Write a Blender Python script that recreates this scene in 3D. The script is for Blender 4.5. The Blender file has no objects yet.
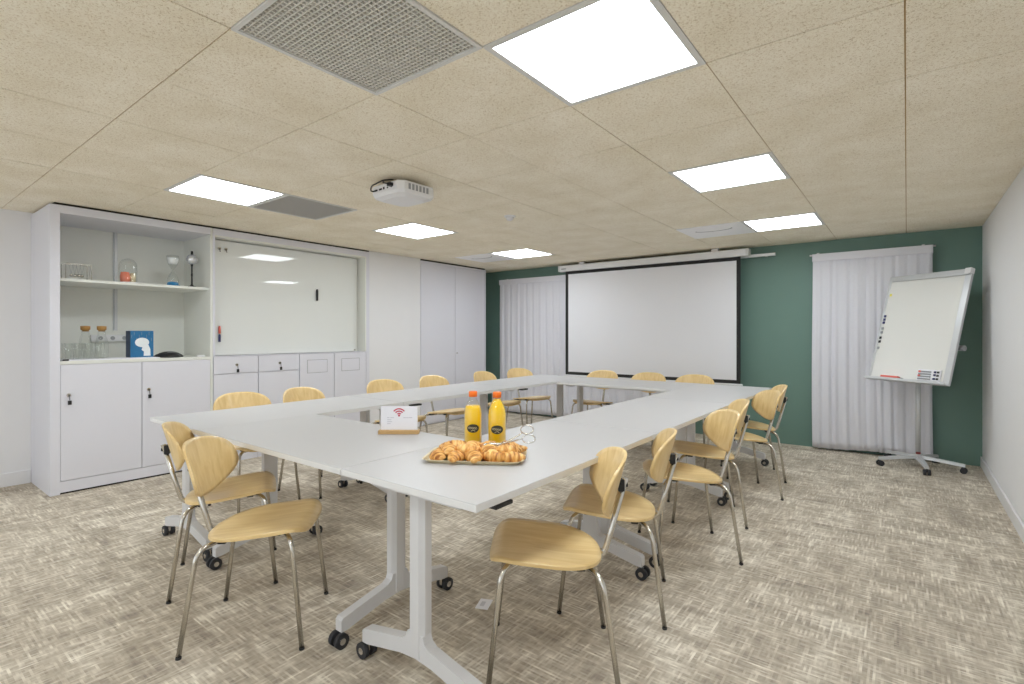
import bpy, bmesh, math, random
from mathutils import Vector, Matrix
random.seed(7)
PI = math.pi
scn = bpy.context.scene
COL = scn.collection

# ---------------------------------------------------------------- materials
def lin(c):
    return tuple(((v/255)/12.92 if v/255 <= .04045 else ((v/255+.055)/1.055)**2.4) for v in c)+(1,)

def nt(name):
    m = bpy.data.materials.new(name); m.use_nodes = True
    t = m.node_tree
    return m, t, t.nodes['Principled BSDF']

def N(t, kind, **kw):
    n = t.nodes.new(kind)
    for k, v in kw.items():
        if k.startswith('i_'): n.inputs[k[2:]].default_value = v
        else: setattr(n, k, v)
    return n

def mat(name, col, rough=.5, metal=0, var=.03, scale=40, bump=0, spec=.5, coat=0, trans=0):
    """plain procedural material: base colour with a faint noise variation"""
    m, t, b = nt(name)
    co = N(t, 'ShaderNodeTexCoord')
    nz = N(t, 'ShaderNodeTexNoise'); nz.inputs['Scale'].default_value = scale
    nz.inputs['Detail'].default_value = 3
    t.links.new(co.outputs['Object'], nz.inputs['Vector'])
    rp = N(t, 'ShaderNodeValToRGB')
    c = lin(col)
    rp.color_ramp.elements[0].color = tuple(v*(1-var) for v in c[:3])+(1,)
    rp.color_ramp.elements[1].color = tuple(min(1, v*(1+var)) for v in c[:3])+(1,)
    t.links.new(nz.outputs['Fac'], rp.inputs['Fac'])
    t.links.new(rp.outputs['Color'], b.inputs['Base Color'])
    b.inputs['Roughness'].default_value = rough
    b.inputs['Metallic'].default_value = metal
    b.inputs['Specular IOR Level'].default_value = spec
    b.inputs['Coat Weight'].default_value = coat
    if bump:
        bp = N(t, 'ShaderNodeBump'); bp.inputs['Strength'].default_value = bump
        bp.inputs['Distance'].default_value = .002
        t.links.new(nz.outputs['Fac'], bp.inputs['Height'])
        t.links.new(bp.outputs['Normal'], b.inputs['Normal'])
    return m

def wood(name, axis, c0=(216, 183, 122), c1=(240, 213, 158)):
    m, t, b = nt(name)
    co = N(t, 'ShaderNodeTexCoord')
    mp = N(t, 'ShaderNodeMapping')
    sc = [38, 38, 38]; sc[axis] = 2.2
    mp.inputs['Scale'].default_value = sc
    oi = N(t, 'ShaderNodeObjectInfo')
    ad = N(t, 'ShaderNodeVectorMath', operation='ADD')
    t.links.new(co.outputs['Object'], ad.inputs[0])
    t.links.new(oi.outputs['Random'], ad.inputs[1])
    t.links.new(ad.outputs[0], mp.inputs['Vector'])
    nz = N(t, 'ShaderNodeTexNoise'); nz.inputs['Scale'].default_value = 1.0
    nz.inputs['Detail'].default_value = 6; nz.inputs['Distortion'].default_value = .6
    t.links.new(mp.outputs[0], nz.inputs['Vector'])
    big = N(t, 'ShaderNodeTexNoise'); big.inputs['Scale'].default_value = 6
    t.links.new(ad.outputs[0], big.inputs['Vector'])
    mx = N(t, 'ShaderNodeMix', data_type='FLOAT'); mx.inputs[0].default_value = .3
    t.links.new(nz.outputs['Fac'], mx.inputs[2]); t.links.new(big.outputs['Fac'], mx.inputs[3])
    rp = N(t, 'ShaderNodeValToRGB')
    rp.color_ramp.elements[0].position = .3; rp.color_ramp.elements[1].position = .7
    rp.color_ramp.elements[0].color = lin(c0); rp.color_ramp.elements[1].color = lin(c1)
    t.links.new(mx.outputs[0], rp.inputs['Fac'])
    t.links.new(rp.outputs['Color'], b.inputs['Base Color'])
    b.inputs['Roughness'].default_value = .33
    b.inputs['Coat Weight'].default_value = .15
    return m

def emit(name, strength, col=(1, 1, 1)):
    m, t, b = nt(name)
    nz = N(t, 'ShaderNodeTexNoise'); nz.inputs['Scale'].default_value = 2
    b.inputs['Base Color'].default_value = (.9, .9, .9, 1)
    b.inputs['Emission Color'].default_value = col+(1,)
    b.inputs['Emission Strength'].default_value = strength
    return m

def glass(name, tint=(252, 253, 252), refl=.08):
    m, t, b = nt(name)
    out = t.nodes['Material Output']
    tr = N(t, 'ShaderNodeBsdfTransparent'); tr.inputs['Color'].default_value = lin(tint)
    gl = N(t, 'ShaderNodeBsdfGlossy'); gl.inputs['Roughness'].default_value = .05
    lw = N(t, 'ShaderNodeLayerWeight'); lw.inputs['Blend'].default_value = .35
    mu = N(t, 'ShaderNodeMath', operation='MULTIPLY_ADD')
    mu.inputs[1].default_value = .38; mu.inputs[2].default_value = refl*.3
    t.links.new(lw.outputs['Facing'], mu.inputs[0])
    mx = N(t, 'ShaderNodeMixShader')
    t.links.new(mu.outputs[0], mx.inputs[0])
    t.links.new(tr.outputs[0], mx.inputs[1]); t.links.new(gl.outputs[0], mx.inputs[2])
    t.links.new(mx.outputs[0], out.inputs['Surface'])
    return m

def carpet_mat():
    m, t, b = nt('carpet')
    co = N(t, 'ShaderNodeTexCoord')
    L = t.links.new
    def noise(scale, detail=4, rough=.6):
        mp = N(t, 'ShaderNodeMapping'); mp.inputs['Scale'].default_value = scale
        L(co.outputs['Object'], mp.inputs['Vector'])
        n = N(t, 'ShaderNodeTexNoise'); n.inputs['Scale'].default_value = 1
        n.inputs['Detail'].default_value = detail; n.inputs['Roughness'].default_value = rough
        L(mp.outputs[0], n.inputs['Vector']); return n.outputs['Fac']
    # straight yarn rows about 1 cm wide, both ways, each broken into short light and dark runs
    sp = N(t, 'ShaderNodeSeparateXYZ'); L(co.outputs['Object'], sp.inputs[0])
    def yarn(across, along, rows, runs):
        m1 = N(t, 'ShaderNodeMath', operation='MULTIPLY'); m1.inputs[1].default_value = rows; L(sp.outputs[across], m1.inputs[0])
        f1 = N(t, 'ShaderNodeMath', operation='FLOOR'); L(m1.outputs[0], f1.inputs[0])
        m3 = N(t, 'ShaderNodeMath', operation='MULTIPLY'); m3.inputs[1].default_value = 3.37; L(f1.outputs[0], m3.inputs[0])
        m2 = N(t, 'ShaderNodeMath', operation='MULTIPLY'); m2.inputs[1].default_value = runs; L(sp.outputs[along], m2.inputs[0])
        cb = N(t, 'ShaderNodeCombineXYZ'); L(m3.outputs[0], cb.inputs[0]); L(m2.outputs[0], cb.inputs[1])
        n = N(t, 'ShaderNodeTexNoise', noise_dimensions='2D'); n.inputs['Scale'].default_value = 1
        n.inputs['Detail'].default_value = 2; n.inputs['Roughness'].default_value = .6
        L(cb.outputs[0], n.inputs['Vector']); return n.outputs['Fac']
    a = yarn(0, 1, 120, 8); c = yarn(1, 0, 120, 8)
    # 25 x 100 cm planks turned quarter: random choice of direction by tile
    mp = N(t, 'ShaderNodeMapping'); mp.inputs['Scale'].default_value = (2, 2, 1)
    mp.inputs['Location'].default_value = (.27, .11, 0)
    L(co.outputs['Object'], mp.inputs['Vector'])
    fl = N(t, 'ShaderNodeVectorMath', operation='FLOOR'); L(mp.outputs[0], fl.inputs[0])
    wn = N(t, 'ShaderNodeTexWhiteNoise', noise_dimensions='2D'); L(fl.outputs[0], wn.inputs['Vector'])
    ck = N(t, 'ShaderNodeTexChecker'); ck.inputs['Scale'].default_value = 1
    L(fl.outputs[0], ck.inputs['Vector'])
    off = N(t, 'ShaderNodeVectorMath', operation='ADD'); off.inputs[1].default_value = (.5, .5, .5)
    L(fl.outputs[0], off.inputs[0]); L(off.outputs[0], ck.inputs['Vector'])
    blend = noise((9, 9, 1), 3, .6)
    sel = N(t, 'ShaderNodeMath', operation='MULTIPLY_ADD'); sel.inputs[1].default_value = .55
    L(ck.outputs['Fac'], sel.inputs[0])
    sb = N(t, 'ShaderNodeMath', operation='MULTIPLY_ADD'); sb.inputs[1].default_value = 1.6; sb.inputs[2].default_value = -.58
    L(blend, sb.inputs[0]); L(sb.outputs[0], sel.inputs[2]); sel.use_clamp = True
    mx0 = N(t, 'ShaderNodeMix', data_type='FLOAT'); L(sel.outputs[0], mx0.inputs[0]); L(a, mx0.inputs[2]); L(c, mx0.inputs[3])
    mxx = N(t, 'ShaderNodeMath', operation='MAXIMUM'); L(a, mxx.inputs[0]); L(c, mxx.inputs[1])
    mx1 = N(t, 'ShaderNodeMix', data_type='FLOAT'); mx1.inputs[0].default_value = .45
    mx1.inputs[0].default_value = .6; L(mx0.outputs[0], mx1.inputs[2]); L(mxx.outputs[0], mx1.inputs[3])
    mx = N(t, 'ShaderNodeMath', operation='MULTIPLY_ADD'); mx.inputs[1].default_value = 1.5; mx.inputs[2].default_value = -.33
    L(mx1.outputs[0], mx.inputs[0])
    # worn patches: larger blotches stretched either way
    bx = noise((1.6, 6, 1), 5, .68); by = noise((6, 1.6, 1), 5, .68)
    bm = N(t, 'ShaderNodeMix', data_type='FLOAT'); L(ck.outputs['Fac'], bm.inputs[0]); L(bx, bm.inputs[2]); L(by, bm.inputs[3])
    s1 = N(t, 'ShaderNodeMath', operation='MULTIPLY_ADD'); s1.inputs[1].default_value = .85
    L(bm.outputs[0], s1.inputs[0])
    s0 = N(t, 'ShaderNodeMath', operation='MULTIPLY'); s0.inputs[1].default_value = .62; L(mx.outputs[0], s0.inputs[0])
    L(s0.outputs[0], s1.inputs[2])
    s2 = N(t, 'ShaderNodeMath', operation='MULTIPLY_ADD'); s2.inputs[1].default_value = .05
    L(wn.outputs['Value'], s2.inputs[0]); L(s1.outputs[0], s2.inputs[2])
    rp = N(t, 'ShaderNodeValToRGB'); cr = rp.color_ramp
    cr.elements[0].position = .42; cr.elements[0].color = lin((138, 128, 120))
    cr.elements[1].position = 1.02 if False else .98; cr.elements[1].color = lin((232, 225, 211))
    e = cr.elements.new(.60); e.color = lin((166, 156, 142))
    e = cr.elements.new(.76); e.color = lin((190, 180, 164))
    L(s2.outputs[0], rp.inputs['Fac'])
    L(rp.outputs['Color'], b.inputs['Base Color'])
    b.inputs['Roughness'].default_value = .95; b.inputs['Specular IOR Level'].default_value = .1
    bp = N(t, 'ShaderNodeBump'); bp.inputs['Strength'].default_value = .25; bp.inputs['Distance'].default_value = .004
    L(mx.outputs[0], bp.inputs['Height']); L(bp.outputs['Normal'], b.inputs['Normal'])
    return m

def woodwool_mat():
    m, t, b = nt('wood_wool')
    L = t.links.new
    co = N(t, 'ShaderNodeTexCoord')
    n1 = N(t, 'ShaderNodeTexNoise'); n1.inputs['Scale'].default_value = 150; n1.inputs['Detail'].default_value = 3
    n1.inputs['Distortion'].default_value = 1.2
    n2 = N(t, 'ShaderNodeTexNoise'); n2.inputs['Scale'].default_value = 3.5; n2.inputs['Detail'].default_value = 3
    L(co.outputs['Object'], n1.inputs['Vector']); L(co.outputs['Object'], n2.inputs['Vector'])
    rp = N(t, 'ShaderNodeValToRGB'); cr = rp.color_ramp
    cr.elements[0].position = .34; cr.elements[0].color = lin((206, 192, 164))
    cr.elements[1].position = .62; cr.elements[1].color = lin((250, 245, 230))
    e = cr.elements.new(.44); e.color = lin((244, 236, 219))
    L(n1.outputs['Fac'], rp.inputs['Fac'])
    r2 = N(t, 'ShaderNodeValToRGB'); r2.color_ramp.elements[0].position = .3; r2.color_ramp.elements[1].position = .7
    r2.color_ramp.elements[0].color = (.90, .88, .83, 1); r2.color_ramp.elements[1].color = (1, 1, 1, 1)
    L(n2.outputs['Fac'], r2.inputs['Fac'])
    mx = N(t, 'ShaderNodeMix', data_type='RGBA', blend_type='MULTIPLY'); mx.inputs[0].default_value = 1
    L(rp.outputs['Color'], mx.inputs[6]); L(r2.outputs['Color'], mx.inputs[7])
    L(mx.outputs[2], b.inputs['Base Color'])
    b.inputs['Roughness'].default_value = .95; b.inputs['Specular IOR Level'].default_value = .1
    bp = N(t, 'ShaderNodeBump'); bp.inputs['Strength'].default_value = .35; bp.inputs['Distance'].default_value = .003
    L(n1.outputs['Fac'], bp.inputs['Height']); L(bp.outputs['Normal'], b.inputs['Normal'])
    return m

def curtain_mat():
    m, t, b = nt('curtain_cloth')
    L = t.links.new
    out = t.nodes['Material Output']
    co = N(t, 'ShaderNodeTexCoord')
    wv = N(t, 'ShaderNodeTexNoise'); wv.inputs['Scale'].default_value = 300
    L(co.outputs['Object'], wv.inputs['Vector'])
    rp = N(t, 'ShaderNodeValToRGB')
    rp.color_ramp.elements[0].color = lin((228, 228, 234)); rp.color_ramp.elements[1].color = lin((244, 244, 250))
    L(wv.outputs['Fac'], rp.inputs['Fac']); L(rp.outputs['Color'], b.inputs['Base Color'])
    b.inputs['Roughness'].default_value = .9; b.inputs['Specular IOR Level'].default_value = .1
    tl = N(t, 'ShaderNodeBsdfTranslucent'); L(rp.outputs['Color'], tl.inputs['Color'])
    mx = N(t, 'ShaderNodeMixShader'); mx.inputs[0].default_value = .2
    L(b.outputs[0], mx.inputs[1]); L(tl.outputs[0], mx.inputs[2]); L(mx.outputs[0], out.inputs['Surface'])
    return m

def croissant_mat():
    m, t, b = nt('croissant_crust')
    L = t.links.new
    co = N(t, 'ShaderNodeTexCoord')
    nz = N(t, 'ShaderNodeTexNoise'); nz.inputs['Scale'].default_value = 30; nz.inputs['Detail'].default_value = 5
    oi = N(t, 'ShaderNodeObjectInfo')
    ad = N(t, 'ShaderNodeVectorMath', operation='ADD'); L(co.outputs['Object'], ad.inputs[0]); L(oi.outputs['Random'], ad.inputs[1])
    mp = N(t, 'ShaderNodeMapping'); mp.inputs['Scale'].default_value = (2.6, .6, .6)
    L(ad.outputs[0], mp.inputs['Vector']); L(mp.outputs[0], nz.inputs['Vector'])
    rp = N(t, 'ShaderNodeValToRGB'); cr = rp.color_ramp
    cr.elements[0].position = .36; cr.elements[0].color = lin((158, 92, 34))
    cr.elements[1].position = .66; cr.elements[1].color = lin((248, 208, 136))
    e = cr.elements.new(.5); e.color = lin((222, 160, 80))
    L(nz.outputs['Fac'], rp.inputs['Fac']); L(rp.outputs['Color'], b.inputs['Base Color'])
    b.inputs['Roughness'].default_value = .45
    bp = N(t, 'ShaderNodeBump'); bp.inputs['Strength'].default_value = .5; bp.inputs['Distance'].default_value = .003
    L(nz.outputs['Fac'], bp.inputs['Height']); L(bp.outputs['Normal'], b.inputs['Normal'])
    return m

M = {}
M['wall_white'] = mat('wall_paint', (228, 228, 230), .75, var=.012, scale=6)
M['wall_green'] = mat('green_paint', (104, 134, 124), .55, var=.02, scale=8)
M['base'] = mat('baseboard_paint', (226, 226, 228), .5, var=.01)
M['carpet'] = carpet_mat()
M['woodwool'] = woodwool_mat()
M['seam'] = mat('seam_gap', (176, 146, 96), .9)
M['lamp'] = emit('lamp_diffuser', 8.0, (.885, .95, 1))
M['white_metal'] = mat('white_powder_coat', (226, 226, 228), .4, var=.01)
M['outlet_white'] = mat('outlet_white', (244, 244, 246), .4, var=.005)
M['lamp_frame'] = mat('lamp_frame_white', (214, 214, 212), .5, var=.01)
M['cab'] = mat('cabinet_laminate', (218, 218, 226), .45, var=.008)
M['cab_in'] = mat('cabinet_interior', (224, 225, 219), .55, var=.008)
M['dark'] = mat('dark_gap', (46, 40, 34), .9)
M['table'] = mat('table_laminate', (191, 190, 191), .38, var=.008, scale=20)
M['table_edge'] = mat('table_edge_band', (226, 226, 226), .45, var=.01)
M['leg_white'] = mat('table_leg_white', (212, 212, 214), .4, var=.01)
M['chrome'] = mat('satin_chrome', (208, 204, 196), .22, 1, var=.02)
M['chrome_bright'] = mat('bright_chrome', (225, 225, 225), .12, 1, var=.02)
M['black'] = mat('black_plastic', (26, 26, 28), .45)
M['rubber'] = mat('dark_rubber', (44, 45, 49), .6)
M['grey'] = mat('grey_plastic', (150, 152, 155), .5)
M['seat'] = wood('beech_seat', 1)
M['back'] = wood('beech_back', 2)
M['screen'] = mat('screen_fabric', (226, 226, 230), .8, var=.006)
M['screen_black'] = mat('screen_border', (36, 36, 36), .8)
M['curtain'] = curtain_mat()
M['whiteboard'] = mat('white_glass_board', (224, 226, 223), .018, var=.004, spec=.5)
M['flip_panel'] = mat('flipchart_enamel', (226, 226, 222), .25, var=.006)
M['alu'] = mat('painted_aluminium', (200, 202, 204), .35, .25, var=.02)
M['grille'] = mat('mesh_wire', (216, 213, 206), .5)
M['duct'] = mat('duct_dark', (40, 37, 32), .9)
M['duct2'] = mat('grille_dark_grey', (186, 184, 180), .7)
M['glass'] = glass('clear_glass')
M['juice'] = mat('orange_juice', (255, 208, 0), .3, var=.03, coat=.5)
M['cap'] = mat('orange_cap', (250, 122, 30), .4)
M['label'] = mat('label_black', (52, 50, 40), .5)
M['label_ink'] = mat('label_cream', (206, 200, 160), .6)
M['crust'] = croissant_mat()
M['tray'] = mat('gold_tray', (226, 212, 176), .3, .3)
M['paper'] = mat('white_paper', (236, 236, 242), .6, var=.01)
M['red_ink'] = mat('red_ink', (196, 62, 84), .6)
M['grey_ink'] = mat('grey_ink', (206, 206, 214), .7)
M['oak'] = mat('oak_base', (196, 160, 106), .5, var=.1, scale=60)
M['cork'] = mat('cork', (176, 134, 76), .85, var=.2, scale=120)
M['blue_box'] = mat('blue_card', (34, 108, 156), .5, var=.12, scale=40)
M['blue_side'] = mat('dark_blue_card', (40, 58, 84), .5)
M['coral'] = mat('coral_sand', (226, 126, 98), .7)
M['blue_sand'] = mat('blue_sand', (30, 134, 188), .6)
M['red'] = mat('red_plastic', (222, 104, 92), .45)
M['maroon'] = mat('dark_red_label', (120, 52, 52), .5)
M['yellow'] = mat('yellow_sticker', (226, 218, 70), .5)
M['navy'] = mat('navy_magnet', (36, 40, 96), .4)
M['skin_white'] = mat('print_white', (232, 236, 238), .6)
M['silver_ball'] = mat('silvered_glass', (216, 218, 222), .1, .7)

# ---------------------------------------------------------------- mesh helpers
def box(bm, x0, y0, z0, x1, y1, z1, mi=0, mx=None, bev=0, seg=2):
    vs = [Vector((x, y, z)) for z in (z0, z1) for y in (y0, y1) for x in (x0, x1)]
    if mx is not None: vs = [mx @ v for v in vs]
    v = [bm.verts.new(p) for p in vs]
    fs = []
    for q in ((0, 2, 3, 1), (4, 5, 7, 6), (0, 1, 5, 4), (1, 3, 7, 5), (3, 2, 6, 7), (2, 0, 4, 6)):
        f = bm.faces.new([v[i] for i in q]); f.material_index = mi; fs.append(f)
    if bev:
        es = list({e for f in fs for e in f.edges})
        r = bmesh.ops.bevel(bm, geom=es, offset=bev, segments=seg, profile=.5, affect='EDGES')
        for f in r['faces']: f.material_index = mi
    return fs

def fillet(pts, r, seg=6):
    pts = [Vector(p) for p in pts]
    out = [pts[0]]
    for i in range(1, len(pts)-1):
        p = pts[i]; a = (pts[i-1]-p); b = (pts[i+1]-p)
        ri = r[i-1] if isinstance(r, (list, tuple)) else r
        la, lb = a.length, b.length; a.normalize(); b.normalize()
        ang = a.angle(b)
        if ang > PI-.02 or ri <= 0: out.append(p); continue
        d = min(ri/math.tan(ang/2), la*.49, lb*.49)
        rr = d*math.tan(ang/2)
        bis = (a+b).normalized(); c = p+bis*(rr/math.sin(ang/2))
        s = (p+a*d)-c; e = (p+b*d)-c
        for k in range(seg+1):
            u = k/seg; th = s.angle(e)
            v = (s*math.sin((1-u)*th)+e*math.sin(u*th))/math.sin(th)
            out.append(c+v)
    out.append(pts[-1])
    return out

def tube(bm, pts, r, seg=10, mi=0, closed=False, caps=True, flat=1.0):
    pts = [Vector(p) for p in pts]; n = len(pts)
    rs = r if isinstance(r, (list, tuple)) else [r]*n
    T = []
    for i in range(n):
        if closed: t = pts[(i+1) % n]-pts[i-1]
        else: t = pts[min(i+1, n-1)]-pts[max(i-1, 0)]
        T.append(t.normalized())
    ref = Vector((0, 0, 1)) if abs(T[0].z) < .9 else Vector((1, 0, 0))
    u = (ref-T[0]*ref.dot(T[0])).normalized()
    rings = []
    for i in range(n):
        u = (u-T[i]*u.dot(T[i])).normalized(); w = T[i].cross(u)
        rings.append([bm.verts.new(pts[i]+(u*math.cos(2*PI*k/seg)*flat+w*math.sin(2*PI*k/seg))*rs[i]) for k in range(seg)])
    for i in range(n if closed else n-1):
        A, B = rings[i], rings[(i+1) % n]
        for k in range(seg):
            f = bm.faces.new((A[k], A[(k+1) % seg], B[(k+1) % seg], B[k])); f.material_index = mi; f.smooth = True
    if caps and not closed:
        f = bm.faces.new(rings[0][::-1]); f.material_index = mi
        f = bm.faces.new(rings[-1]); f.material_index = mi

def lathe(bm, prof, seg=24, c=(0, 0, 0), mi=0, mx=None, smooth=True):
    """prof: (r,z) list from bottom to top; r=0 closes the pole"""
    rings = []
    for r, z in prof:
        if r < 1e-6: ps = [Vector((c[0], c[1], c[2]+z))]
        else: ps = [Vector((c[0]+r*math.cos(2*PI*k/seg), c[1]+r*math.sin(2*PI*k/seg), c[2]+z)) for k in range(seg)]
        if mx is not None: ps = [mx @ p for p in ps]
        rings.append([bm.verts.new(p) for p in ps])
    for A, B in zip(rings, rings[1:]):
        for k in range(seg):
            k2 = (k+1) % seg
            if len(A) == 1 and len(B) == 1: continue
            if len(A) == 1: f = bm.faces.new((A[0], B[k2], B[k]))
            elif len(B) == 1: f = bm.faces.new((A[k], A[k2], B[0]))
            else: f = bm.faces.new((A[k], A[k2], B[k2], B[k]))
            f.material_index = mi; f.smooth = smooth

def cyl(bm, p0, p1, r, seg=16, mi=0):
    tube(bm, [p0, p1], r, seg, mi)

def prism(bm, poly, h0, h1, fn, mi=0):
    """poly: 2-D outline (a,b), extruded from h0 to h1; fn(a,b,h) -> point"""
    A = [bm.verts.new(fn(a, b, h0)) for a, b in poly]
    B = [bm.verts.new(fn(a, b, h1)) for a, b in poly]
    n = len(poly); fs = []
    fs.append(bm.faces.new(A[::-1])); fs.append(bm.faces.new(B))
    for i in range(n): fs.append(bm.faces.new((A[i], A[(i+1) % n], B[(i+1) % n], B[i])))
    for f in fs: f.material_index = mi
    return fs

def shell(bm, outline, surf, th, rings=9, mi=0):
    """outline: list of (a,b); surf(a,b,o)->point for offset o; closed bent plate"""
    n = len(outline)
    lay = []
    for o in (th/2, -th/2):
        R = []
        for k in range(rings+1):
            s = k/rings
            if k == 0: R.append([bm.verts.new(surf(0, 0, o))])
            else:
                R.append([bm.verts.new(surf(a*s, b*s, o)) for a, b in outline])
        lay.append(R)
    for li, R in enumerate(lay):
        for k in range(rings):
            A, B = R[k], R[k+1]
            for i in range(n):
                j = (i+1) % n
                vs = (A[0], B[i], B[j]) if len(A) == 1 else (A[i], B[i], B[j], A[j])
                if li: vs = vs[::-1]
                f = bm.faces.new(vs); f.smooth = True; f.material_index = mi
    A, B = lay[0][-1], lay[1][-1]
    for i in range(n):
        j = (i+1) % n
        f = bm.faces.new((A[i], B[i], B[j], A[j])); f.smooth = False; f.material_index = mi

def obj(name, bm, mats, parent=None, loc=None, smooth=False):
    bmesh.ops.recalc_face_normals(bm, faces=bm.faces[:])
    me = bpy.data.meshes.new(name); bm.to_mesh(me); bm.free()
    if smooth:
        for p in me.polygons: p.use_smooth = True
    o = bpy.data.objects.new(name, me); COL.objects.link(o)
    for m in (mats if isinstance(mats, (list, tuple)) else [mats]): me.materials.append(m)
    if parent is not None: o.parent = parent
    if loc is not None: o.location = loc
    return o

def part(name, m, parent, build, loc=None, smooth=False):
    bm = bmesh.new(); build(bm); return obj(name, bm, m, parent, loc, smooth)

def thing(name, label, cat, loc=(0, 0, 0), rz=0, group=None):
    o = bpy.data.objects.new(name, None); COL.objects.link(o)
    o.empty_display_size = .1
    o.location = loc; o.rotation_euler = (0, 0, rz)
    o['label'] = label; o['category'] = cat
    if group: o['group'] = group
    return o

def tag(o, label, cat, group=None):
    o['label'] = label; o['category'] = cat
    if group: o['group'] = group
    return o

def struct(name, m, build):
    o = part(name, m, None, build); o['kind'] = 'structure'; return o

KIDS = {}
def copy_tree(o, parent=None):
    c = o.copy(); COL.objects.link(c)
    if parent is not None: c.parent = parent
    for ch in [k for k in scn.objects if k.parent == o]: copy_tree(ch, c)
    return c

def dup(proto, loc, rz, label):
    c = copy_tree(proto); c.location = loc; c.rotation_euler = (0, 0, rz); c['label'] = label
    return c

# ---------------------------------------------------------------- room
XL, XR, YB, YF, ZC = -5.89, .568, 6.59, -2.4, 2.285
CF = -5.25                                  # front plane of the built-in cupboards
struct('floor', M['carpet'], lambda b: box(b, XL-.1, YF, -.08, XR+.1, YB+.1, 0))
struct('wall_back', M['wall_green'], lambda b: box(b, XL-.1, YB, 0, XR+.1, YB+.1, ZC+.1))
struct('wall_right', M['wall_white'], lambda b: box(b, XR, YF, 0, XR+.1, YB, ZC+.1))
struct('wall_left', M['wall_white'], lambda b: box(b, XL-.1, YF, 0, XL, YB, ZC+.1))
struct('baseboard_left', M['base'], lambda b: box(b, XL, YF, 0, XL+.014, .975, .11, bev=.003))
struct('baseboard_right', M['base'], lambda b: box(b, XR-.014, YF, 0, XR, YB, .095, bev=.003))
struct('wall_left_pier', M['wall_white'], lambda b: box(b, XL, 3.965, 0, CF-.012, 4.805, ZC))

TX, TY, S = -.605, 1.998, .6                # ceiling grid origin and tile size
LAMPS = [(-1, -1), (-1, 2), (-1, 5), (-6, -1), (-6, 2), (-6, 5), (-1, -4), (-6, -4)]
OPEN = set(LAMPS) | {(-2, -2), (-6, 0), (-2, 5), (-7, 5)}
def ceiling(b):
    box(b, XL-.1, YF, ZC+.018, XR+.1, YB, ZC+.1, 1)
    for i in range(-10, 3):
        for j in range(-7, 9):
            if (i, j) in OPEN: continue
            x0, x1 = TX+i*S+.0024, TX+(i+1)*S-.0024
            y0, y1 = TY+j*S+.0024, TY+(j+1)*S-.0024
            x0, x1, y0, y1 = max(x0, XL), min(x1, XR), max(y0, YF), min(y1, YB)
            if x1-x0 < .02 or y1-y0 < .02: continue
            d = random.uniform(-.0008, .0008)
            box(b, x0, y0, ZC+d, x1, y1, ZC+.018, 0)
            box(b, x0-.0024, y0-.0024, ZC+.004, x1+.0024, y1+.0024, ZC+.0175, 1)
struct('ceiling', [M['woodwool'], M['seam']], ceiling)

# ceiling lamps
def lamp(i, j, label):
    x0, y0 = TX+i*S, TY+j*S
    t = thing('ceiling_lamp', label, 'ceiling lamp', (x0+.3, y0+.3, ZC), 0, 'square ceiling lamps')
    def fr(b):
        for a in ((-.3, -.3, .3, -.275), (-.3, .275, .3, .3), (-.3, -.275, -.275, .275), (.275, -.275, .3, .275)):
            box(b, a[0], a[1], -.004, a[2], a[3], .018)
    part('frame', M['lamp_frame'], t, fr)
    part('diffuser', M['lamp'], t, lambda b: box(b, -.275, -.275, .001, .275, .275, .010))
for (i, j), l in zip(LAMPS, [
        'largest and nearest square ceiling lamp, cut by the top of the photo',
        'square ceiling lamp in the middle of the right-hand row of three',
        'square ceiling lamp of the right-hand row beside the flush air outlet near the green wall',
        'square ceiling lamp beside the dark grey grille above the open shelves',
        'square ceiling lamp of the left-hand row between the projector and the white pier',
        'square ceiling lamp farthest away in the left-hand row, above the wardrobe end',
        'square ceiling lamp of the right-hand row behind the viewpoint',
        'square ceiling lamp of the left-hand row behind the viewpoint']):
    lamp(i, j, l)

# mesh air grilles
def grille(i, j, label, near):
    x0, y0 = TX+i*S, TY+j*S
    t = thing('air_grille', label, 'air grille', (x0+.3, y0+.3, ZC))
    def fr(b):
        for a in ((-.3, -.3, .3, -.284), (-.3, .284, .3, .3), (-.3, -.284, -.284, .284), (.284, -.284, .3, .284)):
            box(b, a[0], a[1], -.006, a[2], a[3], .018)
    part('frame', M['lamp_frame'], t, fr)
    def gr(b):
        n = 31; p = .568/n
        w = p*.24
        for k in range(n+1):
            x = -.284+k*p
            box(b, x-w/2, -.284, .0, x+w/2, .284, .012)
            box(b, -.284, x-w/2, .0005, .284, x+w/2, .012)
    part('mesh_panel', M['grille'] if near else M['duct2'], t, gr)
    part('duct_plate', M['duct'] if near else M['duct2'], t, lambda b: box(b, -.29, -.29, .0125, .29, .29, .0175))
grille(-2, -2, 'large square metal mesh air grille, cut by the top of the photo', True)
grille(-6, 0, 'dark grey square mesh air grille in the ceiling next to a lamp above the whiteboard', False)

def outlet(i, j, label):
    x0, y0 = TX+i*S, TY+j*S
    t = thing('air_outlet', label, 'air outlet', (x0+.3, y0+.3, ZC), 0, 'flush white air outlets')
    part('panel', M['outlet_white'], t, lambda b: box(b, -.297, -.297, -.006, .297, .297, .016, bev=.003))
    def louver(b):
        tube(b, [(.17*math.cos(a), -.1+.17*math.sin(a)*.45, -.0065) for a in [PI*k/12 for k in range(13)]], .007, 8, flat=.35)
    part('louver_ring', M['grey'], t, louver)
outlet(-2, 5, 'flush white air outlet left of the ceiling lamp above the screen')
outlet(-7, 5, 'flush white air outlet beside the farthest ceiling lamp, above the wardrobe')

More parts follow.
